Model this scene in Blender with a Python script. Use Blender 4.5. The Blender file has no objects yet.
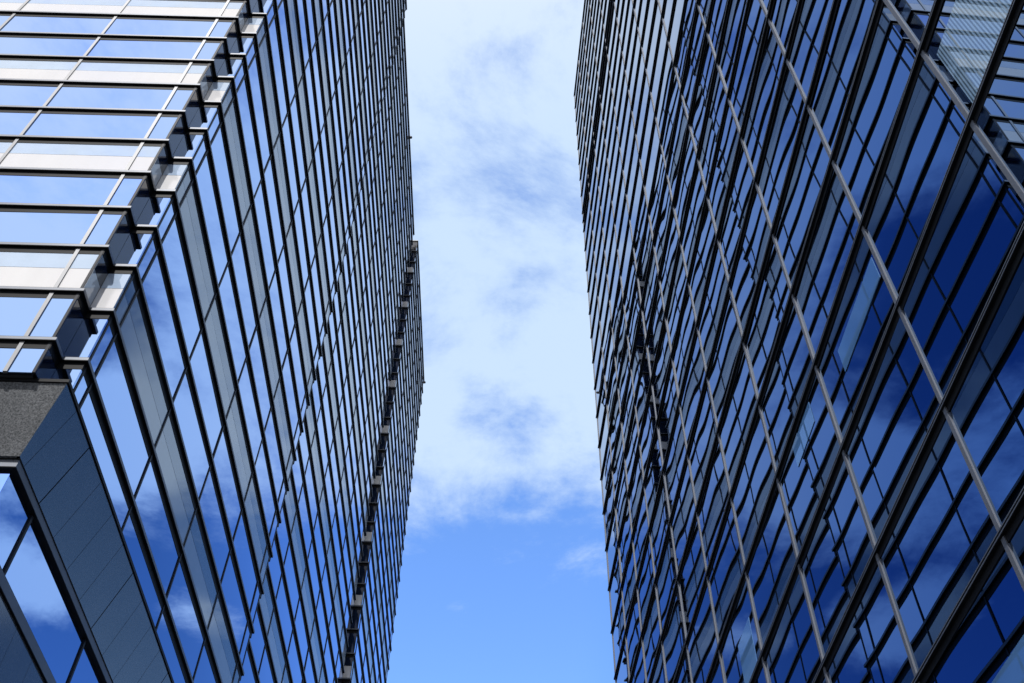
import bpy, math, random
from mathutils import Vector, Matrix
R = math.radians
random.seed(7)
sc = bpy.context.scene
col = sc.collection

# ------------------------------------------------------------------ camera
F_PX = 1014.24                       # focal length in pixels for a 1024 px wide picture
PITCH, ROLL = 0.876866, 0.0241761
EYE = 1.6
cd = bpy.data.cameras.new('camera')
cam = bpy.data.objects.new('camera', cd); col.objects.link(cam)
cd.sensor_width = 36.0; cd.lens = F_PX / 1024 * 36.0
cd.clip_start = 0.05; cd.clip_end = 5000
_r = Vector((1, 0, 0)); _f = Vector((0, math.cos(PITCH), math.sin(PITCH))); _u = Vector((0, -math.sin(PITCH), math.cos(PITCH)))
CR = _r * math.cos(ROLL) + _u * math.sin(ROLL); CU = -_r * math.sin(ROLL) + _u * math.cos(ROLL)
m = Matrix((CR, CU, -_f)).transposed().to_4x4(); m.translation = (0, 0, EYE)
cam.matrix_world = m
sc.camera = cam

# ------------------------------------------------------------------ light
SUN_EL, SUN_AZ = R(46), R(14)        # behind the camera, a little to its left
sdir = Vector((-math.sin(SUN_AZ) * math.cos(SUN_EL), -math.cos(SUN_AZ) * math.cos(SUN_EL), math.sin(SUN_EL)))
sl = bpy.data.lights.new('sun', 'SUN'); sl.energy = 2.0; sl.angle = R(0.53); sl.color = (1, .965, .92)
so = bpy.data.objects.new('sun', sl); col.objects.link(so)
so.rotation_euler = sdir.to_track_quat('Z', 'Y').to_euler(); so.location = (-20, -60, 80)
sc.view_settings.view_transform = 'Standard'; sc.view_settings.look = 'None'
sc.view_settings.exposure = 1.45; sc.view_settings.gamma = 1.0
sc.render.engine = 'CYCLES'
sc.cycles.max_bounces = 10; sc.cycles.glossy_bounces = 8; sc.cycles.diffuse_bounces = 3

w = bpy.data.worlds.new('World'); sc.world = w; w.use_nodes = True
nt = w.node_tree; nt.nodes.clear(); N = nt.nodes.new; L = nt.links.new
out = N('ShaderNodeOutputWorld'); bg = N('ShaderNodeBackground'); bg.inputs[1].default_value = 0.15
sky = N('ShaderNodeTexSky'); sky.sky_type = 'NISHITA'; sky.sun_disc = False
sky.sun_elevation = SUN_EL; sky.sun_rotation = math.atan2(sdir.x, sdir.y)
sky.altitude = 100; sky.air_density = 1.0; sky.dust_density = 0.35; sky.ozone_density = 1.6
hs = N('ShaderNodeHueSaturation'); hs.inputs['Saturation'].default_value = 1.22; hs.inputs['Value'].default_value = 1.0
L(sky.outputs[0], hs.inputs['Color'])
tn = N('ShaderNodeMix'); tn.data_type = 'RGBA'; tn.blend_type = 'MULTIPLY'; tn.inputs[0].default_value = 1.0
tn.inputs[7].default_value = (1.02, .905, 1.0, 1); L(hs.outputs[0], tn.inputs[6])
tc = N('ShaderNodeTexCoord'); sep = N('ShaderNodeSeparateXYZ'); L(tc.outputs['Generated'], sep.inputs[0])
def mth(op, a, b=None, clamp=False):
    n = N('ShaderNodeMath'); n.operation = op; n.use_clamp = clamp
    for i, v in enumerate((a, b)):
        if v is None: continue
        if isinstance(v, (int, float)): n.inputs[i].default_value = v
        else: L(v, n.inputs[i])
    return n.outputs[0]
zc = mth('MAXIMUM', sep.outputs[2], 0.06)
px = mth('DIVIDE', sep.outputs[0], zc); py = mth('DIVIDE', sep.outputs[1], zc)
cmb = N('ShaderNodeCombineXYZ'); L(px, cmb.inputs[0]); L(py, cmb.inputs[1])
def noise(scale, detail, rough, off, dist=0.0):
    mp = N('ShaderNodeMapping'); mp.inputs['Location'].default_value = off; L(cmb.outputs[0], mp.inputs[0])
    n = N('ShaderNodeTexNoise'); n.inputs['Scale'].default_value = scale; n.inputs['Detail'].default_value = detail
    n.inputs['Roughness'].default_value = rough; n.inputs['Distortion'].default_value = dist
    L(mp.outputs[0], n.inputs['Vector']); return n.outputs[0]
n1 = noise(2.9, 10, 0.66, (3.1, 1.7, 0.0), 0.3)
n2 = noise(9.0, 7, 0.6, (7.3, 2.2, 4.0), 0.2)
# a bank of cloud overhead that thins out towards the sky ahead
bank = mth('MULTIPLY', mth('SUBTRACT', 1.19, py), 1.5)
bank = mth('MINIMUM', mth('MAXIMUM', bank, -0.30), 0.25)
def clump(a, b, r, k):
    # a single cloud (k > 0) or a clear patch (k < 0) over the point (a, b) of the cloud layer
    dx = mth('SUBTRACT', px, a); dy = mth('SUBTRACT', py, b)
    q = mth('DIVIDE', mth('ADD', mth('MULTIPLY', dx, dx), mth('MULTIPLY', dy, dy)), r * r)
    return mth('MULTIPLY', mth('SUBTRACT', 1.0, q, True), k)
for cl in ((.77, 1.37, .17, .62), (.55, 1.03, .14, .26), (.49, 1.46, .12, .34), (-.56, -.80, .45, .04), (-.08, .50, .26, .10), (-.36, -.42, .16, -.08), (.60, .72, .24, -.34), (.01, .97, .10, -.15), (-.06, .93, .06, -.08), (.10, 1.39, .09, .17), (-.04, 1.42, .10, .15)):
    bank = mth('ADD', bank, clump(*cl))
n1 = mth('ADD', mth('MULTIPLY', mth('SUBTRACT', n1, .5), 1.15), .5)
cov = mth('ADD', mth('ADD', n1, mth('MULTIPLY', mth('SUBTRACT', n2, 0.5), 0.35)), bank)
rp = N('ShaderNodeMapRange'); rp.interpolation_type = 'SMOOTHSTEP'
rp.inputs['From Min'].default_value = 0.42; rp.inputs['From Max'].default_value = 0.80
L(cov, rp.inputs['Value'])
alpha = mth('MULTIPLY', rp.outputs[0], 0.92)
mx = N('ShaderNodeMix'); mx.data_type = 'RGBA'; L(alpha, mx.inputs[0]); L(tn.outputs[2], mx.inputs[6])
# sunward clouds glow brighter; the clear sky away to the right is a deeper blue
dt = N('ShaderNodeVectorMath'); dt.operation = 'DOT_PRODUCT'; L(tc.outputs['Generated'], dt.inputs[0]); dt.inputs[1].default_value = sdir
gl = N('ShaderNodeMapRange'); gl.interpolation_type = 'SMOOTHSTEP'; gl.inputs['From Min'].default_value = .25; gl.inputs['From Max'].default_value = .95
gl.inputs['To Min'].default_value = 0.0; gl.inputs['To Max'].default_value = 1.0; L(dt.outputs['Value'], gl.inputs['Value'])
cc = N('ShaderNodeMix'); cc.data_type = 'RGBA'; cc.inputs[6].default_value = (1.62, 2.04, 2.60, 1); cc.inputs[7].default_value = (3.3, 3.1, 2.75, 1); L(gl.outputs[0], cc.inputs[0])
L(cc.outputs[2], mx.inputs[7])
dp = N('ShaderNodeMapRange'); dp.interpolation_type = 'SMOOTHSTEP'; dp.inputs['From Min'].default_value = .12; dp.inputs['From Max'].default_value = .58
dp.inputs['To Min'].default_value = .92; dp.inputs['To Max'].default_value = .40; L(px, dp.inputs['Value']); L(dp.outputs[0], hs.inputs['Value'])
ds = N('ShaderNodeMapRange'); ds.inputs['From Min'].default_value = .12; ds.inputs['From Max'].default_value = .58
ds.inputs['To Min'].default_value = 1.22; ds.inputs['To Max'].default_value = 1.28; L(px, ds.inputs['Value']); L(ds.outputs[0], hs.inputs['Saturation'])
L(mx.outputs[2], bg.inputs[0]); L(bg.outputs[0], out.inputs[0])

# ------------------------------------------------------------------ materials
def mat(name, base, rough=.5, metal=0.0, ior=1.5, tint=None, coat=0.0):
    mm = bpy.data.materials.new(name); mm.use_nodes = True
    b = mm.node_tree.nodes['Principled BSDF']
    b.inputs['Base Color'].default_value = (*base, 1); b.inputs['Roughness'].default_value = rough
    b.inputs['Metallic'].default_value = metal; b.inputs['IOR'].default_value = ior
    if tint: b.inputs['Specular Tint'].default_value = (*tint, 1)
    if coat: b.inputs['Coat Weight'].default_value = coat; b.inputs['Coat Roughness'].default_value = .03
    return mm
def vary(mm, scale, amt, stretch=(1, 1, 1), detail=6, rough_amt=0.0):
    """grime / grain: multiplies the base colour by a noise and modulates the roughness"""
    t = mm.node_tree; b = t.nodes['Principled BSDF']; base = b.inputs['Base Color'].default_value[:]
    c = t.nodes.new('ShaderNodeTexCoord'); mp = t.nodes.new('ShaderNodeMapping'); mp.inputs['Scale'].default_value = stretch
    n = t.nodes.new('ShaderNodeTexNoise'); n.inputs['Scale'].default_value = scale; n.inputs['Detail'].default_value = detail
    t.links.new(c.outputs['Object'], mp.inputs[0]); t.links.new(mp.outputs[0], n.inputs['Vector'])
    r = t.nodes.new('ShaderNodeMapRange'); r.inputs['From Min'].default_value = .3; r.inputs['From Max'].default_value = .7
    r.inputs['To Min'].default_value = 1 - amt; r.inputs['To Max'].default_value = 1 + amt
    t.links.new(n.outputs[0], r.inputs['Value'])
    mu = t.nodes.new('ShaderNodeMix'); mu.data_type = 'RGBA'; mu.blend_type = 'MULTIPLY'; mu.inputs[0].default_value = 1
    mu.inputs[6].default_value = base; t.links.new(r.outputs[0], mu.inputs[7]); t.links.new(mu.outputs[2], b.inputs['Base Color'])
    if rough_amt:
        r2 = t.nodes.new('ShaderNodeMapRange'); ro = b.inputs['Roughness'].default_value
        r2.inputs['To Min'].default_value = max(0, ro - rough_amt); r2.inputs['To Max'].default_value = ro + rough_amt
        t.links.new(n.outputs[0], r2.inputs['Value']); t.links.new(r2.outputs[0], b.inputs['Roughness'])
    return mm
def wavy(mm, scale, strength, dist):
    """the slight rolling of tempered glass"""
    t = mm.node_tree; b = t.nodes['Principled BSDF']
    c = t.nodes.new('ShaderNodeTexCoord'); n = t.nodes.new('ShaderNodeTexNoise')
    n.inputs['Scale'].default_value = scale; n.inputs['Detail'].default_value = 1.0; n.inputs['Roughness'].default_value = .4
    bu = t.nodes.new('ShaderNodeBump'); bu.inputs['Strength'].default_value = strength; bu.inputs['Distance'].default_value = dist
    t.links.new(c.outputs['Object'], n.inputs['Vector']); t.links.new(n.outputs[0], bu.inputs['Height'])
    t.links.new(bu.outputs[0], b.inputs['Normal'])
    return mm
M = {}
M['glass_l'] = wavy(mat('blue_glass', (.31, .48, .84), .0, 1.0), .55, 1.0, .0018)
M['glass_r'] = wavy(mat('dark_blue_glass', (.12, .205, .36), .0, 1.0), .75, 1.0, .0018)
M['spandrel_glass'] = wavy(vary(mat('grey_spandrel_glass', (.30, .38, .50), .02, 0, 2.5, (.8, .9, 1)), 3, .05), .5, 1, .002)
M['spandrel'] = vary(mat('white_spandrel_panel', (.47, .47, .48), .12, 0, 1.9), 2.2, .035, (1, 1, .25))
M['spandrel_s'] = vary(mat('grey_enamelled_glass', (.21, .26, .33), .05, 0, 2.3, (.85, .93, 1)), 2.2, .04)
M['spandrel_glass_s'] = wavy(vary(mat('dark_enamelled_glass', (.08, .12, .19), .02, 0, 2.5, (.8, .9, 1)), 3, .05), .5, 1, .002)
M['fin'] = vary(mat('black_anodised_fin', (.006, .0065, .008), .5), 2, .25)
M['trim'] = vary(mat('aluminium_trim', (.075, .085, .105), .45, .35), 1.2, .18)
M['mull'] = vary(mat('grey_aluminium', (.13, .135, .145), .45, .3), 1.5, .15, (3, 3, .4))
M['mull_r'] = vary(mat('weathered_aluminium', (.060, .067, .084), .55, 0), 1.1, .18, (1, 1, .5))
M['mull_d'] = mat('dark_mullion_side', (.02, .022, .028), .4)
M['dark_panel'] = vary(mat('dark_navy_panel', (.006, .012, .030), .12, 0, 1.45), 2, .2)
for k_ in ('fin', 'mull_d'): M[k_].node_tree.nodes['Principled BSDF'].inputs['Specular IOR Level'].default_value = .08
M['core'] = mat('dark_core', (.012, .014, .018), .8)
M['roof'] = vary(mat('grey_roofing', (.2, .2, .2), .9), 1, .2)
def granite(name, base, rough, speck, ior=1.9):
    mm = vary(mat(name, base, rough, 0, ior, (.72, .86, 1)), 1.2, .18)
    t = mm.node_tree; b = t.nodes['Principled BSDF']; src = b.inputs['Base Color'].links[0].from_socket
    c = t.nodes.new('ShaderNodeTexCoord'); v = t.nodes.new('ShaderNodeTexNoise'); v.inputs['Scale'].default_value = 34; v.inputs['Detail'].default_value = 3; v.inputs['Roughness'].default_value = .8
    t.links.new(c.outputs['Object'], v.inputs['Vector'])
    r = t.nodes.new('ShaderNodeMapRange'); r.inputs['From Min'].default_value = .35; r.inputs['From Max'].default_value = .65
    r.inputs['To Min'].default_value = 1 - speck; r.inputs['To Max'].default_value = 1 + speck
    t.links.new(v.outputs[0], r.inputs['Value'])
    mu = t.nodes.new('ShaderNodeMix'); mu.data_type = 'RGBA'; mu.blend_type = 'MULTIPLY'; mu.inputs[0].default_value = 1
    t.links.new(src, mu.inputs[6]); t.links.new(r.outputs[0], mu.inputs[7]); t.links.new(mu.outputs[2], b.inputs['Base Color'])
    return mm
M['gleam_patch'] = vary(mat('painted_pale_gleam', (.06, .14, .30), .0, 0, 2.2, (.6, .8, 1)), 1.5, .15)  # brightness of reflections and interiors, put into a pale colour
M['gleam_stripes'] = vary(mat('painted_striped_gleam', (.22, .34, .48), .0, 0, 2.4, (.6, .8, 1)), 1, .1)  # the same painted brightness, lighter and banded
def stripe_gleam(mm):
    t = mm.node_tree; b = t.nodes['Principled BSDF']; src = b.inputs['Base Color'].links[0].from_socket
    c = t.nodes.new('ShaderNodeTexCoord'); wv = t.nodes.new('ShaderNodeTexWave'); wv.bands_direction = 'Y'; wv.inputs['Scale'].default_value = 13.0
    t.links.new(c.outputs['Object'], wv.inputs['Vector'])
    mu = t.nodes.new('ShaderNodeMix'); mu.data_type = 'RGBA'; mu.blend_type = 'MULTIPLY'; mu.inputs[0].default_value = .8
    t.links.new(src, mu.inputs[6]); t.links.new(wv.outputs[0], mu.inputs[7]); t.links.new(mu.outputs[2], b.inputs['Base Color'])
stripe_gleam(M['gleam_stripes'])
M['granite'] = granite('speckled_grey_granite', (.050, .052, .058), .13, .6)
M['granite_f'] = granite('flamed_grey_granite', (.072, .074, .078), .75, .7, 1.3)
M['asphalt'] = vary(mat('asphalt', (.05, .05, .052), .9), 6, .25)
M['paving'] = vary(mat('dark_paving', (.09, .09, .09), .85), 3, .2)
M['ground'] = vary(mat('ground_concrete', (.14, .14, .135), .9), .8, .2)
M['kerb'] = vary(mat('kerb_stone', (.28, .28, .27), .8), 4, .15)
M['post'] = mat('dark_painted_steel', (.03, .03, .035), .5, .3)

# ------------------------------------------------------------------ mesh helpers
class MB:
    def __init__(s): s.v = []; s.f = []; s.mi = []
    def poly(s, pts, mi=0):
        i = len(s.v); s.v += [tuple(p) for p in pts]; s.f.append(tuple(range(i, i + len(pts)))); s.mi.append(mi)
    def solid(s, bot, top, mi=0, side=None, caps=True):
        """a prism between two matching outlines (counter-clockwise seen from above)"""
        n = len(bot); i = len(s.v); s.v += [tuple(p) for p in bot] + [tuple(p) for p in top]
        for k in range(n):
            j = (k + 1) % n; s.f.append((i + k, i + j, i + n + j, i + n + k)); s.mi.append(side[k] if side else mi)
        if caps:
            s.f.append(tuple(range(i + n - 1, i - 1, -1))); s.mi.append(mi)
            s.f.append(tuple(range(i + n, i + 2 * n))); s.mi.append(mi)
    def prism(s, plan, z0, z1, mi=0, side=None):
        s.solid([(x, y, z0) for x, y in plan], [(x, y, z1) for x, y in plan], mi, side)
    def box(s, a, b, mi=0):
        s.prism([(a[0], a[1]), (b[0], a[1]), (b[0], b[1]), (a[0], b[1])], a[2], b[2], mi)
    def build(s, name, mats, parent=None, kind=None):
        me = bpy.data.meshes.new(name); me.from_pydata(s.v, [], s.f)
        for mm in (mats if isinstance(mats, (list, tuple)) else [mats]): me.materials.append(mm)
        if any(s.mi): me.polygons.foreach_set('material_index', s.mi)
        me.update()
        o = bpy.data.objects.new(name, me); col.objects.link(o)
        if parent: o.parent = parent
        if kind: o['kind'] = kind
        return o
def empty(name, loc, rz, label, cat):
    o = bpy.data.objects.new(name, None); col.objects.link(o); o.location = loc; o.rotation_euler = (0, 0, rz)
    o['label'] = label; o['category'] = cat; o.empty_display_size = 1
    o_m[o.name] = Matrix.Translation(loc) @ Matrix.Rotation(rz, 4, 'Z'); return o
o_m = {}
def offset(path, d):
    """offset an open plan polyline towards its right-hand (outer) side by d"""
    res = []
    for i, p in enumerate(path):
        nn = []
        for a, b in ((i - 1, i), (i, i + 1)):
            if a < 0 or b >= len(path): continue
            v = Vector(path[b]) - Vector(path[a]); v.normalize(); nn.append(Vector((v.y, -v.x)))
        if len(nn) == 1: q = Vector(p) + nn[0] * d
        else: q = Vector(p) + (nn[0] + nn[1]) * (d / (1 + nn[0].dot(nn[1])))
        res.append((q.x, q.y))
    return res
def pix(wp):
    v = wp - Vector((0, 0, EYE)); dz = v.dot(_f)
    if dz <= .05: return None
    return 512 + F_PX * v.dot(CR) / dz, 341.5 - F_PX * v.dot(CU) / dz
def seen_area(root, pts):
    """how large a panel shows in the picture, in pixels"""
    q = []
    for p in pts:
        s = pix(o_m[root.name] @ Vector(p))
        if s is None: return 0
        q.append((min(max(s[0], 0), 1024), min(max(s[1], 0), 683)))
    return abs(sum(q[i][0] * q[(i + 1) % len(q)][1] - q[(i + 1) % len(q)][0] * q[i][1] for i in range(len(q)))) / 2
def pane(P0, P1, z0, z1, th=.02, tilt=0.0, inset=.004):
    """a panel in the vertical plane P0-P1 (plan), its outer face on that plane; tilt in degrees"""
    a = Vector(P0); b = Vector(P1); d = (b - a).normalized(); nn = Vector((d.y, -d.x))
    a = a + d * inset; b = b - d * inset; z0 += inset; z1 -= inset
    wd = (b - a).length / 2; h = (z1 - z0) / 2
    ez = math.tan(R(random.gauss(0, tilt))) if tilt else 0; et = math.tan(R(random.gauss(0, tilt))) if tilt else 0
    def off(su, sv): return max(-.014, min(.014, su * wd * et + sv * h * ez))
    co = []
    for z, sv in ((z0, -1), (z1, 1)):
        for p, su in ((a, -1), (b, 1)):
            q = p + nn * off(su, sv); co.append((q.x, q.y, z))
    o0, o1, o2, o3 = co[0], co[1], co[2], co[3]
    back = [((p[0] - nn.x * (th + off(su, sv))), p[1] - nn.y * (th + off(su, sv)), p[2]) for p, (su, sv) in zip(co, ((-1, -1), (1, -1), (-1, 1), (1, 1)))]
    return ([o0, o1, back[1], back[0]], [o2, o3, back[3], back[2]], [o0, o1, o3, o2])
class Panels:
    """many alike panels of one tower: the largest in view are parts of their own, the rest one part"""
    def __init__(s, root, name, material): s.root, s.name, s.m, s.it = root, name, material, []
    def add(s, *a, **k):
        b, t, outer = pane(*a, **k); s.it.append((seen_area(s.root, outer), b, t))
    def flush(s, top=100):
        s.it.sort(key=lambda x: -x[0])
        for ar, b, t in s.it[:top]:
            mb = MB(); mb.solid(b, t); mb.build(s.name, s.m, s.root)
        if len(s.it) > top:
            mb = MB()
            for ar, b, t in s.it[top:]: mb.solid(b, t)
            mb.build(s.name, s.m, s.root, 'stuff')

# ------------------------------------------------------------------ ground
def sheet(name, x0, x1, y0, y1, z, m_):
    mb = MB(); mb.poly([(x0, y0, z), (x1, y0, z), (x1, y1, z), (x0, y1, z)]); o = mb.build(name, m_); o['kind'] = 'structure'; return o
sheet('ground', -2500, 2500, -2500, 2500, -.13, M['ground'])
sheet('road', -200, 200, -24, -12, -.126, M['asphalt'])
mb = MB(); mb.box((-60, -11.8, -.13), (40, 75, 0)); o = mb.build('pavement', M['paving']); o['kind'] = 'structure'
mb = MB(); mb.box((-60, -12.0, -.13), (40, -11.8, .004)); o = mb.build('kerb', M['kerb']); o['kind'] = 'structure'

# ------------------------------------------------------------------ left tower
A = 7.0; AL = -0.00350610                      # distance to its street facade, yaw of that facade
dL = Vector((math.sin(AL), math.cos(AL), 0)); nL = Vector((-math.cos(AL), math.sin(AL), 0))
T0 = 1.575
base = nL * A + dL * (T0 * A)
LT = empty('glass_tower', base, -AL, 'tall glass tower on the left with notched corner, white spandrel bands and granite base', 'tower')
def P(n, t): return (-(n - 1) * A, (t - T0) * A)          # plan, in the tower's own axes
def Z(z): return z * A + EYE
Z0, DZ, ROWS, FH = 1.805, .191, 37, .012
E_ = .0085
HD = .022                                       # black head frame under each fin
near = [P(4.4, 1.5435), P(1.0685, 1.5435), P(1.0685, 1.6045), P(1.0085, 1.6045), P(1.0085, 3.53)]
mid = [P(1.0365, 3.53), P(1.0365, 5.955)]
chan = [P(1.100, 5.955), P(1.100, 6.03)]
far = [P(1.100, 6.045), P(1.0005, 6.045), P(1.0005, 8.0), P(4.4, 8.0)]
ZT = Z(Z0 + DZ * ROWS)
# core and roof
full = [P(4.4, 1.5435), P(1.0685, 1.5435), P(1.0685, 1.6045), P(1.0085, 1.6045), P(1.0085, 3.53), P(1.0365, 3.53), P(1.0365, 5.955), P(1.100, 5.955), P(1.100, 6.045), P(1.0005, 6.045), P(1.0005, 8.0), P(4.4, 8.0)]
corep = offset(full, -.075)
mb = MB(); mb.prism(corep, Z(1.70), ZT - .02); mb.build('wall', M['core'], LT)
mb = MB(); mb.prism(offset(full, -.12), ZT - .019, ZT + .10); mb.build('roof', M['roof'], LT)
# glazing
win = Panels(LT, 'window', M['glass_l']); sg = Panels(LT, 'spandrel_glass', M['spandrel_glass']); sp = Panels(LT, 'spandrel_panel', M['spandrel']); sps = Panels(LT, 'spandrel_panel', M['spandrel_s']); sgs = Panels(LT, 'spandrel_glass', M['spandrel_glass_s']); dk = Panels(LT, 'dark_panel', M['dark_panel'])
def cells(p0, p1, cuts):
    """split a plan segment at the given parameter values (in metres from p0)"""
    a, b = Vector(p0), Vector(p1); ln = (b - a).length; d = (b - a) / ln
    cs = [0] + [c for c in cuts if .05 < c < ln - .05] + [ln]
    return [((a + d * u)[:], (a + d * v)[:]) for u, v in zip(cs, cs[1:])]
segs = []
segs += cells(near[0], near[1], [(4.4 - n) * A for n in [1.138 + .383 * k for k in range(9)][::-1]])
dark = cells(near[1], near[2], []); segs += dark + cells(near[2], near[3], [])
STREET = [1.668 + .4447 * k for k in range(15)]
segs += cells(near[3], near[4], [(t - 1.6045) * A for t in STREET])
segs += cells(mid[0], mid[1], [(t - 3.53) * A for t in STREET])
notch = cells(P(1.100, 5.955), P(1.100, 6.045), []) + cells(P(1.100, 6.045), P(1.0005, 6.045), []); segs += notch; dark += notch  # window rows here are dark panels: the channel's dark reflection put into colour
segs += cells(P(1.0005, 6.045), P(1.0005, 8.0), [(t - 6.045) * A for t in STREET])
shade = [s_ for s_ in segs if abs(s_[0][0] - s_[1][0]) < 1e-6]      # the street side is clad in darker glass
for j in range(-1, ROWS):
    z0 = Z(1.70 if j < 0 else Z0 + DZ * j + FH); z1 = Z(Z0 + DZ * (j + 1))
    for a, b in segs:
        if j % 3 == 1:
            zm = z0 + (z1 - z0) * .52
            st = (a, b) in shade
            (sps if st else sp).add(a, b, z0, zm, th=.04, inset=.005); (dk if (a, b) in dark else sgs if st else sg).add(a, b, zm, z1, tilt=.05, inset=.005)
        else: (dk if (a, b) in dark else win).add(a, b, z0, z1, tilt=.10)
win.flush(); sg.flush(50); sp.flush(50); dk.flush(); sps.flush(50); sgs.flush(50)
# fins: a bright-edged black band at every row
fins = []
def fin(path, z, h=FH, e=E_, inner=.05, head=True):
    o_ = offset(path, e * A); i_ = offset(path, -inner); mb_ = MB()
    n = len(o_); plan = o_ + i_[::-1]
    mb_.prism(plan, Z(z), Z(z + h))
    # trim on the outer edge, 3 mm proud
    t_o = offset(path, e * A + .003); t_i = offset(path, e * A - .004)
    mb_.prism(t_o + t_i[::-1], Z(z) + .012, Z(z + h) - .008, 1)
    if head:                                    # black frame on the glass under the blade
        h_o = offset(path, .006); h_i = offset(path, -.03)
        mb_.prism(h_o + h_i[::-1], Z(z - HD), Z(z) + .002)
    return mb_
extra = MB(); allf = []
for k in range(ROWS + 1):
    z = Z0 + DZ * k
    fin(near[:4] + [P(1.0085, 3.55)], z).build('fin', [M['fin'], M['trim']], LT)
    fin(far[:2] + [P(1.0005, 8.035), P(1.6, 8.035)], z).build('fin', [M['fin'], M['trim']], LT)
    f = fin([P(1.0365, 3.50), P(1.0365, 5.965)], z); c = fin([P(1.100, 5.9), P(1.100, 6.0)], z, e=.007)
    if k < 24:
        f.build('fin', [M['fin'], M['trim']], LT)
        q = extra
        i = len(q.v); q.v += c.v; q.f += [tuple(a + i for a in fc) for fc in c.f]; q.mi += c.mi
    else:
        for s_ in (f, c):
            q = extra; i = len(q.v); q.v += s_.v; q.f += [tuple(a + i for a in fc) for fc in s_.f]; q.mi += s_.mi
extra.build('fin', [M['fin'], M['trim']], LT, 'stuff')
# mullions, full height
def mull(p, d, root, z0, z1, wid, dep, mats, name='mullion', back=.03):
    """upright bar centred on plan point p of a facade running along unit vector d"""
    d = Vector(d); nn = Vector((d.y, -d.x)); p = Vector(p); mb_ = MB()
    q = [p - d * wid / 2 + nn * dep, p + d * wid / 2 + nn * dep, p + d * wid / 2 - nn * back, p - d * wid / 2 - nn * back]
    mb_.prism([v[:] for v in q][::-1] if False else [q[3][:], q[0][:], q[1][:], q[2][:]][::-1], z0, z1, 0, None)
    return mb_.build(name, mats, root)
for k in range(9): mull(P(1.138 + .383 * k, 1.5435), (1, 0), LT, Z(1.70), ZT, .07, .022, M['mull'])
for t in STREET:
    n = 1.0085 if t < 3.5 else 1.0365 if t < 5.9 else 1.0005
    if t > 7.95: continue
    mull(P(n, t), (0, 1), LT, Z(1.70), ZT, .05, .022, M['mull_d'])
for q, d in ((P(1.0735, 1.5435), (1, 0)), (P(1.0685, 1.617), (0, 1)), (P(1.0085, 1.617), (0, 1)), (P(1.0085, 3.525), (0, 1)), (P(1.0005, 6.049), (0, 1)), (P(1.0005, 7.996), (0, 1))):
    mull(q, d, LT, Z(1.70), ZT, .05, .012, M['mull_d'], 'corner_post')
# granite base: a band that slopes in towards the podium windows
TCG, S_ = 1.565, .054; ZG1, ZG0 = 1.69, 1.513
JT = [TCG] + [1.6514 + .12065 * k for k in range(54)] + [8.0]
def gran_panel(a, b, thick0, thick1, street):
    mb_ = MB(); g0 = .005 if not thick0 else .013; g1 = .005 if not thick1 else .013
    dp = .05
    if street:
        a2, b2 = a + g0 / A, b - g1 / A
        lo0 = max(a2, TCG + S_) if a == TCG else a2
        A1, B1, B0, A0 = (*P(1.0, a2), Z(ZG1)), (*P(1.0, b2), Z(ZG1)), (*P(1 + S_, b2), Z(ZG0)), (*P(1 + S_, lo0), Z(ZG0))
        nx, ny = -1, 0
    else:
        a2, b2 = a - g0 / A, b + g1 / A           # a is the outer (larger n)
        b3 = 1 + S_ if b == 1.0 else b2
        A1, B1, B0, A0 = (*P(a2, TCG), Z(ZG1)), (*P(b2, TCG), Z(ZG1)), (*P(b3, TCG + S_), Z(ZG0)), (*P(a2, TCG + S_), Z(ZG0))
        nx, ny = 0, 1
    bk = lambda p: (p[0] + nx * dp, p[1] + ny * dp, p[2])
    mb_.solid([A0, B0, bk(B0), bk(A0)], [A1, B1, bk(B1), bk(A1)])
    return mb_
rest = MB(); cnt = 0
for i, (a, b) in enumerate(zip(JT, JT[1:])):
    q = gran_panel(a, b, i % 4 == 2, (i + 1) % 4 == 2, True)
    q.build('granite_panel', M['granite'], LT)
fn = [1.0 + .62 * k for k in range(6)]
for b, a in zip(fn, fn[1:]): gran_panel(a, b, False, False, False).build('granite_panel', M['granite_f'], LT)
# dark backing and top ledge of the band, podium wall, fins and glazing below it
g_top = [P(4.4, TCG + .01), P(1.01, TCG + .01), P(1.01, 7.99)]
mb = MB(); mb.solid([(x, y, Z(ZG0)) for x, y in [P(4.4, TCG + S_ + .006), P(1 + S_ + .006, TCG + S_ + .006), P(1 + S_ + .006, 7.98), P(4.4, 7.98)]],
                    [(x, y, Z(ZG1) - .02) for x, y in [P(4.4, TCG + .006), P(1.006, TCG + .006), P(1.006, 7.98), P(4.4, 7.98)]])
mb.build('wall', M['core'], LT)
mb = MB(); mb.prism([P(4.4, TCG - .004), P(.996, TCG - .004), P(.996, 8.0), P(4.4, 8.0)], Z(ZG1) + .004, Z(ZG1) + .07); mb.build('ledge', M['fin'], LT)
pod = [P(4.4, 1.640), P(1.068, 1.640), P(1.068, 8.0)]
mb = MB(); mb.prism(offset(pod, -.06) + [P(4.4, 7.98)], 0, Z(ZG0) - .01); mb.build('wall', M['core'], LT)
fin(pod, 1.490, h=.0225, e=.011, head=False).build('fin', [M['fin'], M['trim']], LT)
fin(pod, 1.300, h=.028, e=.005, head=False).build('sill', [M['fin'], M['trim']], LT)
pw = Panels(LT, 'podium_window', M['glass_l']); lg = Panels(LT, 'granite_slab', M['granite'])
PT = [1.79 + .4826 * k for k in range(13)]
psegs = cells(pod[0], pod[1], [(4.4 - n) * A for n in (3.7, 3.2, 2.7, 2.2, 1.7, 1.25)]) + cells(pod[1], pod[2], [(t - 1.640) * A for t in PT])
for a, b in psegs: pw.add(a, b, Z(1.328), Z(1.490), tilt=.08)
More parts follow.
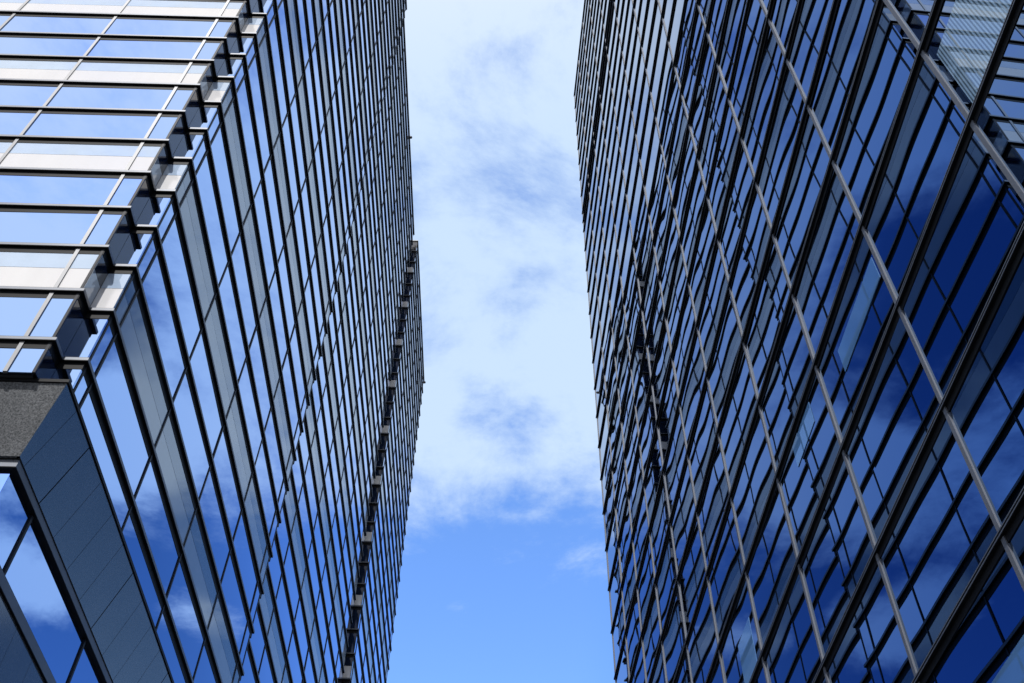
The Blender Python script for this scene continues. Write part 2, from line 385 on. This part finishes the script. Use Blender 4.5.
for a, b in cells(pod[1], pod[2], [.8445 * k + .4 for k in range(60)]):
    lg.add(a, b, Z(.95), Z(1.300)); lg.add(a, b, 0.01, Z(.95))
for a, b in cells(pod[0], pod[1], [.8445 * k + .4 for k in range(60)]): lg.add(a, b, 0.01, Z(1.300))
pw.flush(); lg.flush()
for t in PT: mull(P(1.068, t), (0, 1), LT, Z(1.328), Z(1.490), .06, .03, M['mull_d'])

# ------------------------------------------------------------------ right tower
B = 2.695; AR = -0.0455023
dR = Vector((math.sin(AR), math.cos(AR), 0)); nR = Vector((math.cos(AR), -math.sin(AR), 0))
TF = 5.95
base = nR * B + dR * (TF * B)
RT = empty('glass_office_block', base, -AR, 'dark blue glass building on the right with black fins and pale grey mullions', 'building')
def Q(n, t): return ((n - 1) * B, (t - TF) * B)
def ZR(z): return z * B + EYE
EG = .0095
# travelled so that the outside is on the right: from the far end back towards the camera
street = [Q(4.2, TF), Q(1 + EG, TF), Q(1 + EG, -5.0), Q(4.2, -5.0)]
ZK = [1.255 + .3545 * k for k in range(-5, 32)]
ZTOP = ZK[-1]
mb = MB(); mb.prism(offset(street, -.08), 0, ZR(ZTOP) - .01); mb.build('wall', M['core'], RT)
mb = MB(); mb.prism(offset(street, -.10), ZR(ZTOP) - .009, ZR(ZTOP) + .03); mb.build('roof', M['roof'], RT)
FR = .0125
rw = Panels(RT, 'window', M['glass_r'])
RTM = [.955 + .4995 * k for k in range(-11, 10)]
rseg = cells(street[1], street[2], sorted([(TF - t) * B for t in RTM])) + cells(street[0], street[1], [B * .5 * k for k in range(1, 7)])
zl = [(-EYE + .35) / B] + ZK
for z0, z1 in zip(zl, zl[1:]):
    for a, b in rseg:
        rw.add(a, b, ZR(z0 + (FR if z0 in ZK else 0)), ZR(z1), tilt=.13, inset=.003)
rw.flush()
# added sheets just proud of the glass, painted pale for reflected and interior light
def gleam_patch_at(t0, t1, z0, z1, m_):
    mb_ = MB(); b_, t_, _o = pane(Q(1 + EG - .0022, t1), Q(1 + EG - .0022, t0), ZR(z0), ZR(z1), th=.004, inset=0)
    mb_.solid(b_, t_); mb_.build('gleam_patch', m_, RT)
gleam_patch_at(3.02, 3.20, 1.98, 2.172, M['gleam_patch']); gleam_patch_at(1.475, 1.80, 2.12, 2.208, M['gleam_patch'])
gleam_patch_at(2.07, 2.27, 2.20, 2.285, M['gleam_patch']); gleam_patch_at(.70, .925, 1.985, 2.24, M['gleam_stripes']); gleam_patch_at(1.50, 1.92, 1.00, 1.085, M['gleam_patch'])
def rfin(z, h=FR, head=True):
    mb_ = MB(); p_ = [Q(3.9, TF - .004)] and [Q(1.6, TF), Q(1 + EG, TF), Q(1 + EG, -5.0)]
    o_ = offset(p_, EG * B); i_ = offset(p_, -.04)
    # black blade with a grooved aluminium nose: two ribs on its outer edge
    mb_.prism(o_ + i_[::-1], ZR(z), ZR(z + h))
    hh = h * B
    for u, v in ((.05, .25), (.62, .82)):
        a_ = offset(p_, EG * B + .004); b_ = offset(p_, EG * B - .004)
        mb_.prism(a_ + b_[::-1], ZR(z) + hh * u, ZR(z) + hh * v, 1)
    a_ = offset(p_, .005); b_ = offset(p_, -.03)
    if head: mb_.prism(a_ + b_[::-1], ZR(z - .017), ZR(z) + .002)      # black head frame on the glass
    return mb_.build('fin', [M['fin'], M['trim']], RT)
for z in ZK: rfin(z)
rfin(9.232, .010, False)
for t in RTM + [TF - .012]:
    mull(Q(1 + EG, t), (0, -1), RT, .1, ZR(ZTOP), .034, .013, M['mull_r'])

# ------------------------------------------------------------------ small things on the roof
def post(loc, label):
    mb_ = MB(); rr = .03
    ring = [(math.cos(i * math.pi / 4) * rr, math.sin(i * math.pi / 4) * rr) for i in range(8)]
    # arm leaning out over the edge, with a round head
    mb_.solid([(x - .5, y, -.3) for x, y in ring], [(x, y, .0) for x, y in ring])
    o = mb_.build('roof_lamp', M['post']); o.location = loc
    h = MB(); prof = [(0.04, 0), (.09, .03), (.11, .09), (.08, .16), (.03, .19)]
    for (r0, z0), (r1, z1) in zip(prof, prof[1:]):
        h.solid([(math.cos(i * math.pi / 5) * r0, math.sin(i * math.pi / 5) * r0, z0) for i in range(10)], [(math.cos(i * math.pi / 5) * r1, math.sin(i * math.pi / 5) * r1, z1) for i in range(10)])
    h.build('lamp_head', M['post'], o)
    o['label'] = label; o['category'] = 'roof lamp'; o['group'] = 'small lamps on the roof edge of the left tower'
def LW(n, t, z): return nL * (n * A) + dL * (t * A) + Vector((0, 0, Z(z)))
post(LW(1.024, 4.846, 8.90), 'tiny dark lamp over the roof edge of the left tower, halfway along its recessed stretch')
post(LW(.996, 8.08, 8.90), 'tiny dark lamp over the roof edge of the left tower, at its far corner')
